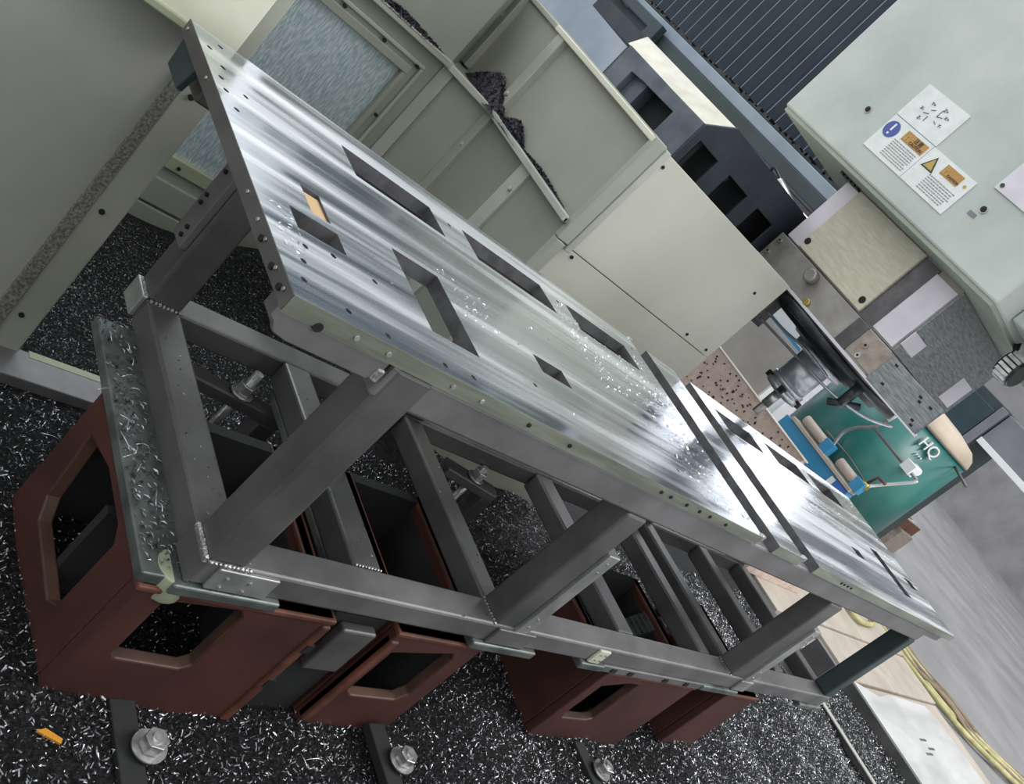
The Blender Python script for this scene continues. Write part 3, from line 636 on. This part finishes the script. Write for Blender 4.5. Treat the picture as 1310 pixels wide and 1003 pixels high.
# ================================================================== SPINDLE HEAD
hd = thing('spindle_head', 'grey-green milling head with ram, spindle and cutter over the plate', 'milling head', (2.6, 1.0, 0))
B('housing', 'head', hd, 2.15, 3.12, 0.46, 1.622, 0.82, 2.6, 0.008)
B('housing_skirt', 'head_dark', hd, 2.158, 3.12, 0.468, 1.615, 0.805, 0.822, 0.003)
B('side_housing', 'head', hd, 2.30, 3.2, 0.12, 0.458, 0.84, 2.2, 0.006)
B('side_lip', 'white_iron', hd, 2.29, 3.2, 0.11, 0.30, 0.885, 0.90, 0.003)
B('ram', 'ram', hd, 2.305, 3.0, 0.636, 1.272, 0.52, 0.84, 0.003)
B('ram_side_plate', 'brush', hd, 2.306, 2.99, 0.630, 0.636, 0.522, 0.80, 0.0015)
B('ram_strip', 'white_iron', hd, 2.297, 2.305, 1.200, 1.271, 0.525, 0.80, 0.001)
B('ram_strip', 'white_iron', hd, 2.297, 2.305, 0.640, 0.745, 0.528, 0.785, 0.001)
B('ram_groove', 'ram_dark', hd, 2.300, 2.305, 0.745, 0.820, 0.525, 0.80, 0)
B('cover_plate', 'brass_tan', hd, 2.288, 2.305, 0.822, 1.197, 0.527, 0.803, 0.003)
for (y, z) in ((1.182, 0.560), (0.845, 0.560)):
    MB().cyl((2.2875, y, z), (2.286, y, z), 0.013, n=14).build('screw_hole', 'hole', hd)
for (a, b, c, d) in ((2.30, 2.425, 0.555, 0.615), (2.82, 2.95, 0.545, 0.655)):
    B('glare_patch', 'white_iron', hd, a, b, 0.626, 0.630, c, d, 0)  # pale thin plates, glare on the ram side put into their colour
# nose block
B('nose_block', 'ram', hd, 2.296, 2.93, 0.62, 1.296, 0.405, 0.519, 0.003)
B('nose_cover', 'brush', hd, 2.285, 2.305, 0.345, 0.603, 0.402, 0.514, 0.002)
B('nose_patch', 'rusty_patch', hd, 2.292, 2.30, 0.605, 0.742, 0.415, 0.512, 0.001)
B('nose_groove', 'ram_dark', hd, 2.290, 2.297, 0.742, 0.80, 0.41, 0.517, 0)
B('nose_lip', 'white_iron', hd, 2.286, 2.32, 0.345, 1.300, 0.396, 0.407, 0.001)
B('nose_lip', 'ram_dark', hd, 2.30, 2.92, 0.62, 1.29, 0.390, 0.405, 0.001)
for (y, z, r, m) in ((1.27, 0.492, 0.009, 'bolt'), (1.272, 0.435, 0.009, 'bolt'), (0.70, 0.47, 0.011, 'rusty_patch'), (0.69, 0.43, 0.010, 'bolt')):
    MB().cyl((2.296, y, z), (2.287, y, z), r, n=12).build('screw', m, hd)
    MB().cyl((2.2868, y, z), (2.2860, y, z), r*0.5, n=6).build('screw_socket', 'hole', hd)
MB().cyl((2.296, 1.050, 0.488), (2.262, 1.050, 0.488), 0.026, n=20).build('plug', 'ram', hd, 0.006)
MB().cyl((2.296, 0.985, 0.418), (2.284, 0.985, 0.418), 0.014, n=16).build('nozzle_plug', 'brassm', hd, 0.003)
for (y, z) in ((0.57, 0.50), (0.55, 0.43), (0.43, 0.49), (0.42, 0.478), (0.385, 0.425), (0.375, 0.412), (0.38, 0.49)):
    MB().box(2.283, 2.286, y-0.009, y+0.003, z-0.004, z+0.004).build('screw_hole', 'hole', hd)
# spindle and tool
CX, CY = 2.62, 0.957
MB().lathe((CX, CY, 0), [(0.02, 0.392), (0.335, 0.392), (0.34, 0.385), (0.34, 0.362), (0.33, 0.355), (0.27, 0.352), (0.26, 0.335), (0.16, 0.33), (0.15, 0.32), (0.02, 0.32)], 48).build('spindle_flange', 'black', hd)
MB().lathe((CX, CY, 0), [(0.02, 0.325), (0.12, 0.325), (0.12, 0.300), (0.09, 0.292), (0.02, 0.292)], 36).build('spindle_nose', 'chrome', hd)
MB().lathe((CX, CY, 0), [(0.02, 0.30), (0.074, 0.30), (0.074, 0.172), (0.068, 0.168), (0.02, 0.168)], 32).build('tool_holder', 'chrome', hd)
MB().lathe((CX, CY, 0), [(0.02, 0.170), (0.080, 0.170), (0.082, 0.155), (0.070, 0.150), (0.070, 0.143), (0.082, 0.138), (0.080, 0.120), (0.045, 0.112), (0.02, 0.112)], 32).build('tool_collar', 'chrome', hd)
for k in range(4):
    a = k*math.pi/2+0.5; x = CX+0.078*math.cos(a); y = CY+0.078*math.sin(a)
    B('drive_slot', 'hole', hd, x-0.012, x+0.012, y-0.012, y+0.012, 0.125, 0.15, 0)
mb = MB().cyl((CX, CY, 0.115), (CX, CY, 0.045), 0.020, n=14); mb.cyl((CX, CY, 0.045), (CX, CY, -0.004), 0.017, n=8)
mb.build('cutter', 'bolt', hd)
MB().tube(smooth([(2.45, 1.18, 0.285), (2.45, 1.05, 0.290), (2.45, 0.93, 0.305), (2.48, 0.80, 0.30)]), 0.0055).build('coolant_pipe', 'chrome', hd)
MB().tube(smooth([(2.45, 1.18, 0.250), (2.45, 0.91, 0.265), (2.42, 0.83, 0.27), (2.42, 0.70, 0.28), (2.46, 0.58, 0.31), (2.50, 0.50, 0.36)]), 0.0055).build('coolant_pipe', 'chrome', hd)
B('pipe_bracket', 'steel_dark', hd, 2.42, 2.48, 1.165, 1.19, 0.24, 0.39, 0.003)
MB().cyl((2.43, 0.66, 0.28), (2.43, 0.66, 0.37), 0.02, n=10).build('coolant_nozzle', 'black', hd)
MB().cyl((2.41, 0.69, 0.25), (2.47, 0.62, 0.32), 0.013, n=10).build('coolant_nozzle', 'black', hd)
# shadowed brush wipers at the top of the ram
for i in range(5): B('wiper', 'black', hd, 2.27-i*0.004, 2.31, 1.20+i*0.02, 1.215+i*0.02, 0.795, 0.822-0.003*i, 0)
# warning labels on the head face (-x face)
XF = 2.149
def lab(name, m, y0, y1, z0, z1, d=0.002, par=None): return B(name, m, par or hd, XF-d, XF, y0, y1, z0, z1, 0)
def ptxt(s, size, y, z, m, par, d=0.0035): return text(s, 'lettering', size, (XF-d, y, z), (0, -1, 0), (0, 0, 1), m, par)
ax = lab('axis_label', 'label', 1.032, 1.241, 1.037, 1.169)
for s, y, z in (('Z+', 1.11, 1.135), ('Y+', 1.165, 1.128), ('X-', 1.185, 1.098), ('X+', 1.085, 1.118), ('Y-', 1.083, 1.088), ('Z-', 1.165, 1.07)):
    ptxt(s, 0.016, y, z, 'ink', ax)
mb = MB()
for (y0, z0, y1, z1) in ((1.12, 1.105, 1.12, 1.13), (1.12, 1.105, 1.10, 1.112), (1.155, 1.11, 1.14, 1.118), (1.17, 1.09, 1.15, 1.098), (1.145, 1.07, 1.145, 1.09), (1.115, 1.09, 1.10, 1.085)):
    mb.tube([(XF-0.003, y0, z0), (XF-0.003, y1, z1)], 0.0011, 4)
mb.build('axis_arrows', 'ink', ax)
wa = lab('warning_label', 'label', 1.036, 1.240, 0.898, 1.034)
MB().cyl((XF-0.002, 1.205, 0.99), (XF-0.0032, 1.205, 0.99), 0.030, n=28).build('blue_disc', 'signblue', wa)
B('exclamation', 'white', wa, XF-0.0042, XF-0.003, 1.2015, 1.2085, 0.985, 1.012, 0); B('exclamation', 'white', wa, XF-0.0042, XF-0.003, 1.2015, 1.2085, 0.970, 0.977, 0)
B('orange_field', 'orange', wa, XF-0.0032, XF-0.002, 1.045, 1.150, 0.985, 1.022, 0)
MB().extr([(XF-0.0032, 1.146, 0.990), (XF-0.0032, 1.116, 0.990), (XF-0.0032, 1.131, 1.017)], (-0.0008, 0, 0)).build('triangle', 'yellow', wa)
ptxt('!', 0.020, 1.131, 1.000, 'ink', wa, 0.0045)
ptxt('注意', 0.020, 1.085, 1.010, 'ink', wa, 0.004); ptxt('CAUTION', 0.014, 1.083, 0.994, 'ink', wa, 0.004)
mb = MB()
for r_ in range(8):
    y = 1.165
    while y > 1.055:
        l = random.uniform(0.004, 0.012); mb.box(XF-0.0028, XF-0.002, y-l, y, 0.972-r_*0.0085, 0.9755-r_*0.0085); y -= l+0.003
tag(mb.build('fine_print', 'ink_grey', wa), kind='stuff')
wb2 = lab('warning_label', 'label', 0.822, 1.034, 0.898, 1.034)
MB().extr([(XF-0.0022, 1.018, 0.968), (XF-0.0022, 0.962, 0.968), (XF-0.0022, 0.990, 1.018)], (-0.001, 0, 0)).build('warning_triangle', 'ink', wb2)
MB().extr([(XF-0.0034, 1.010, 0.972), (XF-0.0034, 0.970, 0.972), (XF-0.0034, 0.990, 1.009)], (-0.001, 0, 0)).build('warning_triangle', 'yellow', wb2)
B('orange_field', 'orange', wb2, XF-0.0032, XF-0.002, 0.865, 0.945, 0.985, 1.022, 0)
MB().extr([(XF-0.0034, 0.942, 0.990), (XF-0.0034, 0.916, 0.990), (XF-0.0034, 0.929, 1.014)], (-0.0008, 0, 0)).build('triangle', 'yellow', wb2)
ptxt('!', 0.018, 0.929, 0.999, 'ink', wb2, 0.0045); ptxt('CAUTION', 0.012, 0.890, 0.994, 'ink', wb2, 0.004)
MB().cyl((XF-0.002, 0.842, 1.002), (XF-0.0028, 0.842, 1.002), 0.006, n=12).build('small_mark', 'yellow', wb2)
mb = MB()
for r_ in range(7):
    y = 0.965
    while y > 0.85:
        l = random.uniform(0.004, 0.014); mb.box(XF-0.0028, XF-0.002, y-l, y, 0.962-r_*0.0085, 0.9655-r_*0.0085); y -= l+0.003
tag(mb.build('fine_print', 'ink_grey', wb2), kind='stuff')
npl = lab('name_plate', 'white_iron', 0.52, 0.772, 1.056, 1.20, 0.004)
MB().cyl((XF-0.004, 0.757, 1.074), (XF-0.0075, 0.757, 1.074), 0.007, n=12).build('rivet', 'ink', npl)
for (y, z) in ((1.338, 0.988), (0.735, 0.990)):
    MB().cyl((XF, y, z), (XF-0.003, y, z), 0.013, n=18).build('screw_recess', 'bolt', hd)
    MB().cyl((XF-0.003, y, z), (XF-0.0045, y, z), 0.010, n=14).build('screw_hole', 'hole', hd)
lab('paint_chip', 'cab', 0.735, 0.765, 0.952, 0.966, 0.001)

gc = thing('cable_gland', 'round black ribbed metal connector hanging at the right edge', 'connector', (2.5, 0.41, 0.77))
mb = MB()
for i in range(18):
    a = 2*math.pi*i/18; mb.box(2.47+0.052*math.cos(a)-0.006, 2.47+0.052*math.cos(a)+0.006, 0.37, 0.42, 0.76+0.052*math.sin(a)-0.006, 0.76+0.052*math.sin(a)+0.006)
mb.build('ribs', 'bolt', gc); MB().cyl((2.47, 0.36, 0.76), (2.47, 0.43, 0.76), 0.05, n=20).build('gland_body', 'black', gc, 0.004)
MB().tube(smooth([(2.47, 0.42, 0.79), (2.5, 0.47, 0.83), (2.5, 0.48, 0.90)]), 0.012).build('cable', 'black', gc)

# ================================================================== CROSSBEAM WITH BELLOWS, CASTING WITH POCKETS
cb = thing('crossbeam', 'dark crossbeam with blue-grey lower flange and pleated bellows', 'crossbeam', (3.3, 3, 0.7))
B('beam_body', 'slate_dark', cb, 3.305, 3.8, 1.0, 6.0, 0.70, 3.4, 0)
B('lower_flange', 'beam_blue', cb, 3.14, 3.35, 1.0, 6.0, 0.775, 0.835, 0.004)
B('lower_lip', 'darkpost', cb, 3.12, 3.36, 1.0, 6.0, 0.70, 0.772, 0.003)
y = 1.45; 
while y < 5.8:
    MB().extr([(3.252, y, 0.842), (3.226, y+0.040, 0.842), (3.226, y+0.048, 0.842), (3.252, y+0.088, 0.842), (3.30, y+0.088, 0.842), (3.30, y, 0.842)], (0, 0, 2.46)).build('pleat', 'bellows', cb)
    MB().box(3.223, 3.227, y+0.042, y+0.046, 0.842, 3.3).build('pleat_piping', 'bellows_edge', cb)
    y += 0.088
bt = MB()
for yy in np.arange(1.45, 5.8, 0.016): bt.box(3.15, 3.24, yy, yy+0.017, 0.834, 0.835+random.uniform(0.008, 0.03))
tag(bt.build('brush_strip', 'black', cb), kind='stuff')
pc = thing('pocket_casting', 'slate grey casting with square chip-filled pockets behind beige panel', 'casting', (2.0, 1.5, -0.9))
X0 = 1.651
mb = MB(); mb.holed([(1.35, 0.30), (1.88, 0.30), (1.88, 0.548), (1.35, 0.548)], [[(1.49, 0.405), (1.78, 0.395), (1.78, 0.49), (1.69, 0.497), (1.49, 0.502)]], 0, X0, X0+0.03)
mb.build('end_wall', 'slate', pc, 0.002)
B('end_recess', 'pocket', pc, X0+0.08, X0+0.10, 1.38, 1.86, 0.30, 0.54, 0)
B('end_recess', 'slate', pc, X0+0.03, X0+0.08, 1.70, 1.80, 0.36, 0.50, 0)
MB().hexa([(X0, 1.348, 0.549), (X0+0.9, 1.348, 0.549), (X0+0.9, 1.90, 0.545), (X0, 1.90, 0.545),
           (X0+0.115, 1.348, 0.615), (X0+0.9, 1.348, 0.615), (X0+0.9, 1.95, 0.612), (X0+0.085, 1.95, 0.612)]).build('way_cover', 'palestone', pc, 0.002)
pk_ = [(1.688, 1.82), (1.91, 2.06), (2.146, 2.285)]
mb = MB(); mb.holed([(X0+0.001, 0.20), (2.75, 0.20), (2.75, 0.618), (X0+0.118, 0.618), (X0+0.001, 0.549)], [[(a, 0.30), (b, 0.30), (b, 0.505), (a, 0.505)] for a, b in pk_], 1, 1.340, 1.349)
mb.build('front_wall', 'slate_dark', pc, 0.002)
for (a, b) in pk_:
    MB().cyl((b-0.035, 1.449, 0.49), (b-0.035, 1.44, 0.49), 0.010, n=10).build('screw', 'slate', pc)
    g = scatter('pocket_chips', [(a, b-0.05, 1.352, 1.44, 0.30, 160, 0.09)], 0.006, 'chip', int(a*10), pc)
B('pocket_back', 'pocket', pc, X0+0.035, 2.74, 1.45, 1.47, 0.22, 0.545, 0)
B('casting_base', 'slate_dark', pc, X0+0.05, 2.75, 1.42, 1.86, -0.9, 0.22, 0)
B('shelf', 'slate_dark', pc, 1.80, 3.1, 1.40, 2.4, 0.55, 0.612, 0)

hr = thing('guard_frame', 'dark green guard post with thin chrome rod near the top edge', 'guard', (3.05, 3.6, 0.6))
B('guard_post', 'darkpost', hr, 3.05, 3.10, 3.50, 3.60, -0.9, 0.80, 0.004)
MB().tube([(3.03, 4.02, 0.655), (3.03, 3.53, 0.655)], 0.010).build('rod', 'chrome', hr)
MB().tube(smooth([(3.03, 4.02, 0.655), (3.04, 4.05, 0.70), (3.06, 3.98, 0.75), (3.1, 3.90, 0.75)]), 0.014).build('rod_bracket', 'bolt', hr)
B('guard_rail', 'darkpost', hr, 3.06, 3.10, 3.55, 6.0, 0.74, 0.80, 0.004)
sn = thing('limit_switch', 'small metal limit switch cylinder above the spindle block', 'switch', (3.0, 1.95, 0.63))
MB().cyl((2.95, 2.02, 0.67), (2.95, 1.88, 0.64), 0.022, n=14).build('switch_body', 'bolt', sn, 0.003)
MB().tube(smooth([(2.95, 2.02, 0.68), (2.97, 2.12, 0.70), (3.05, 2.16, 0.66), (3.1, 2.1, 0.62)]), 0.008).build('switch_cable', 'black', sn)

tag(B('wall_back', 'backdrop', None, 3.3, 7.5, 6.6, 6.7, -1, 2.2, 0), kind='structure')
# workshop walls with daylight windows in the distance
tag(B('wall_far', 'concrete', None, 32.0, 32.3, -20, 45, -1, 14.0, 0), kind='structure')
for i, (y0, y1) in enumerate(((13.5, 16.6), (17.2, 20.3), (20.9, 24.0), (24.6, 27.7))):
    w = thing('window_%d' % (i+2), kind='structure', loc=(31.9, (y0+y1)/2, 5))
    B('pane', 'daywin', w, 31.93, 31.96, y0, y1, 2.2, 11.0, 0)
    for z in (2.1, 5.1, 8.1, 11.0): B('window_frame', 'white', w, 31.88, 31.95, y0-0.1, y1+0.1, z, z+0.14, 0)
    for yy in (y0-0.1, (y0+y1)/2, y1): B('window_frame', 'white', w, 31.88, 31.95, yy, yy+0.12, 2.1, 11.1, 0)

# ================================================================== TANK, DRYER, PIPES
tk = thing('air_tank', 'teal vertical air tank with tan domed top and white lettering', 'air tank', (7.2, 2.58, FZ))
TR = 0.64
MB().lathe((7.2, 2.58, 0), [(TR*0.5, FZ+0.15), (TR, FZ+0.35), (TR, 0.44)], 48).build('tank_shell', 'teal', tk)
MB().lathe((7.2, 2.58, 0), [(TR+0.004, 0.44), (TR+0.004, 0.46), (TR*0.97, 0.52), (TR*0.88, 0.565), (TR*0.6, 0.60), (0.05, 0.62)], 48).build('tank_dome', 'tan', tk)
MB().lathe((7.2, 2.58, 0), [(TR+0.006, 0.43), (TR+0.006, 0.44)], 48).build('tank_seam', 'darkpost', tk)
for a in (0.6, 2.2, 3.8, 5.4):
    x = 7.2+0.45*math.cos(a); y = 2.58+0.45*math.sin(a); B('tank_leg', 'teal', tk, x-0.04, x+0.04, y-0.04, y+0.04, FZ, FZ+0.4, 0)
a = math.radians(205)
def on_tank(ang, z, r=TR+0.003): return (7.2+r*math.cos(ang), 2.58+r*math.sin(ang), z)
for k, (s, sz, dz) in enumerate((('HQ', 0.13, 0.345), ('···', 0.10, 0.24))):
    ang = math.radians(231); p = on_tank(ang, dz, TR+0.012)
    text(s, 'lettering', sz, p, (math.sin(ang)*-1, math.cos(ang), 0), (0, 0, 1), 'white', tk, 0.008)
MB().cyl(on_tank(math.radians(236), 0.16), on_tank(math.radians(236), 0.16, TR+0.10), 0.035, n=12).build('port', 'white', tk, 0.004)
MB().tube([on_tank(math.radians(262), 0.40, TR*0.95), on_tank(math.radians(262), 0.36, TR+0.20)], 0.012).build('gauge_stub', 'steel_dark', tk)
dz_ = thing('air_dryer', 'sky blue air dryer cabinet with beige top beyond the plate edge', 'air dryer', (6.5, 2.4, FZ))
B('cabinet', 'blue', dz_, 6.40, 6.52, 2.02, 2.90, FZ, -0.325, 0.006)
B('cabinet_top', 'bench', dz_, 6.38, 6.52, 2.02, 2.84, -0.322, -0.29, 0.004)
B('label_panel', 'blue2', dz_, 6.39, 6.40, 2.02, 2.15, -0.50, -0.33, 0)
B('white_label', 'white', dz_, 6.388, 6.40, 2.16, 2.21, -0.46, -0.34, 0)
for (y0, y1) in ((2.50, 2.78), (2.08, 2.30)):
    MB().cyl((6.45, y0, -0.235), (6.45, y1, -0.235), 0.042, n=20).build('filter_bowl', 'bench', dz_, 0.008)
    B('filter_head', 'blue', dz_, 6.41, 6.50, y0-0.09, y0+0.01, -0.29, -0.185, 0.006)
MB().tube(smooth([(6.47, 2.60, -0.17), (6.5, 2.3, -0.16), (6.47, 2.05, -0.18)]), 0.010).build('sensor_hose', 'steel_dark', dz_)
MB().cyl((6.47, 2.06, -0.20), (6.47, 1.98, -0.19), 0.028, n=10).build('brass_fitting', 'brassm', dz_)
MB().tube([(6.47, 2.02, -0.18), (6.47, 2.0, -0.08), (6.47, 1.92, -0.07)], 0.012).build('valve_handle', 'rust', dz_)
pp = thing('air_pipe', 'grey air pipe loop bracketed in front of the teal tank', 'pipe', (6.5, 2.2, 0))
MB().tube(smooth([(6.47, 2.45, -0.20), (6.5, 2.50, -0.08), (6.5, 2.47, 0.02), (6.5, 2.38, 0.135), (6.5, 2.35, 0.27)], 8), 0.015).build('pipe_run', 'steel', pp)
MB().tube([(6.5, 2.38, 0.135), (6.5, 1.95, 0.13), (6.5, 1.81, 0.13)], 0.013).build('pipe_run', 'steel', pp)
MB().tube(smooth([(6.5, 1.81, 0.13), (6.5, 1.82, 0.09), (6.5, 1.95, -0.10), (6.47, 2.0, -0.19)], 6), 0.014).build('pipe_run', 'label', pp)
B('pipe_bracket', 'white', pp, 6.46, 6.56, 1.88, 1.98, 0.10, 0.19, 0.004)
MB().cyl((6.5, 2.35, 0.25), (6.5, 2.33, 0.42), 0.020, n=12).build('white_tube', 'white', pp)

dc = thing('control_cabinet', 'dark teal cabinet with grey frame standing right of the tank', 'cabinet', (9.3, 3.2, FZ))
B('cabinet_body', 'darkpost', dc, 9.05, 9.8, 2.76, 3.7, FZ, 1.12, 0.01)
B('cabinet_door', 'darkbox', dc, 9.02, 9.05, 2.87, 3.6, 0.0, 1.02, 0.008)
B('cabinet_trim', 'cab', dc, 9.01, 9.05, 2.77, 2.86, FZ, 1.1, 0.006)
gcn = thing('grey_cabinet', 'mauve grey cabinet with a white edge strip at right edge', 'cabinet', (9.2, 2.2, 0))
B('cabinet_body', 'cab', gcn, 9.05, 9.7, 0.9, 2.75, 0.735, 1.10, 0.008)
B('edge_strip', 'white', gcn, 9.04, 9.06, 0.9, 2.75, 0.70, 0.765, 0.003)
wc = thing('white_cabinet', 'bright white cabinet with blue trim seen below the spindle flange', 'cabinet', (6.2, 3.3, FZ))
B('cabinet_body', 'white', wc, 6.05, 6.5, 3.05, 3.62, FZ, 0.22, 0.006)
B('blue_trim', 'blue', wc, 6.03, 6.05, 3.05, 3.62, 0.085, 0.11, 0.002)
B('lower_panel', 'greige', wc, 6.02, 6.05, 3.0, 3.62, FZ, 0.06, 0.002)

# hoses along the platform edge
for i in range(6):
    o = 0.09*i; pts = [(7.42+o*0.6, 1.5, FZ+0.05+0.02*(i % 3)), (7.40+o, 1.0, FZ+0.04), (7.46+o+0.1*math.sin(i*2), 0.6, FZ+0.05+0.03*(i % 2)), (7.70+o*1.1, 0.25+0.04*math.cos(i*3), FZ+0.04), (8.1+o*1.3, -0.05+0.03*math.sin(i), FZ+0.05), (8.5+o, -0.3, FZ+0.04), (8.6+o, -1.2, FZ+0.04)]
    h = MB().tube(smooth(pts, 8), 0.022, 8).build('hose', 'hose' if i % 2 == 0 else 'hose_b')
    tag(h, '%s hose in the bundle at the platform edge, %s' % ('yellow-green' if i % 2 == 0 else 'brown', ('innermost', 'second from the platform', 'third from the platform', 'third from the outside', 'second from the outside', 'outermost')[i]), 'hose', 'hoses along the platform')
h = MB().tube(smooth([(6.5, 1.38, -0.845), (6.42, 1.25, -0.845), (6.5, 1.17, -0.84), (6.85, 1.20, -0.84), (7.0, 1.30, -0.845), (6.9, 1.5, -0.845)], 8), 0.02, 8).build('hose', 'hose')
tag(h, 'short looped yellowish hose end lying on the beige platform cover', 'hose')
bx = thing('carton', 'small rusty brown carton of sheets behind the plate end', 'carton', (11.5, 3.4, FZ))
B('carton_body', 'rusty_patch', bx, 11.3, 11.8, 3.2, 3.55, FZ, -0.62, 0.004)
for i in range(4): B('sheet', 'brass_tan' if i % 2 else 'rust', bx, 11.25, 11.9, 3.28+i*0.09, 3.31+i*0.09, -0.68, -0.48, 0)
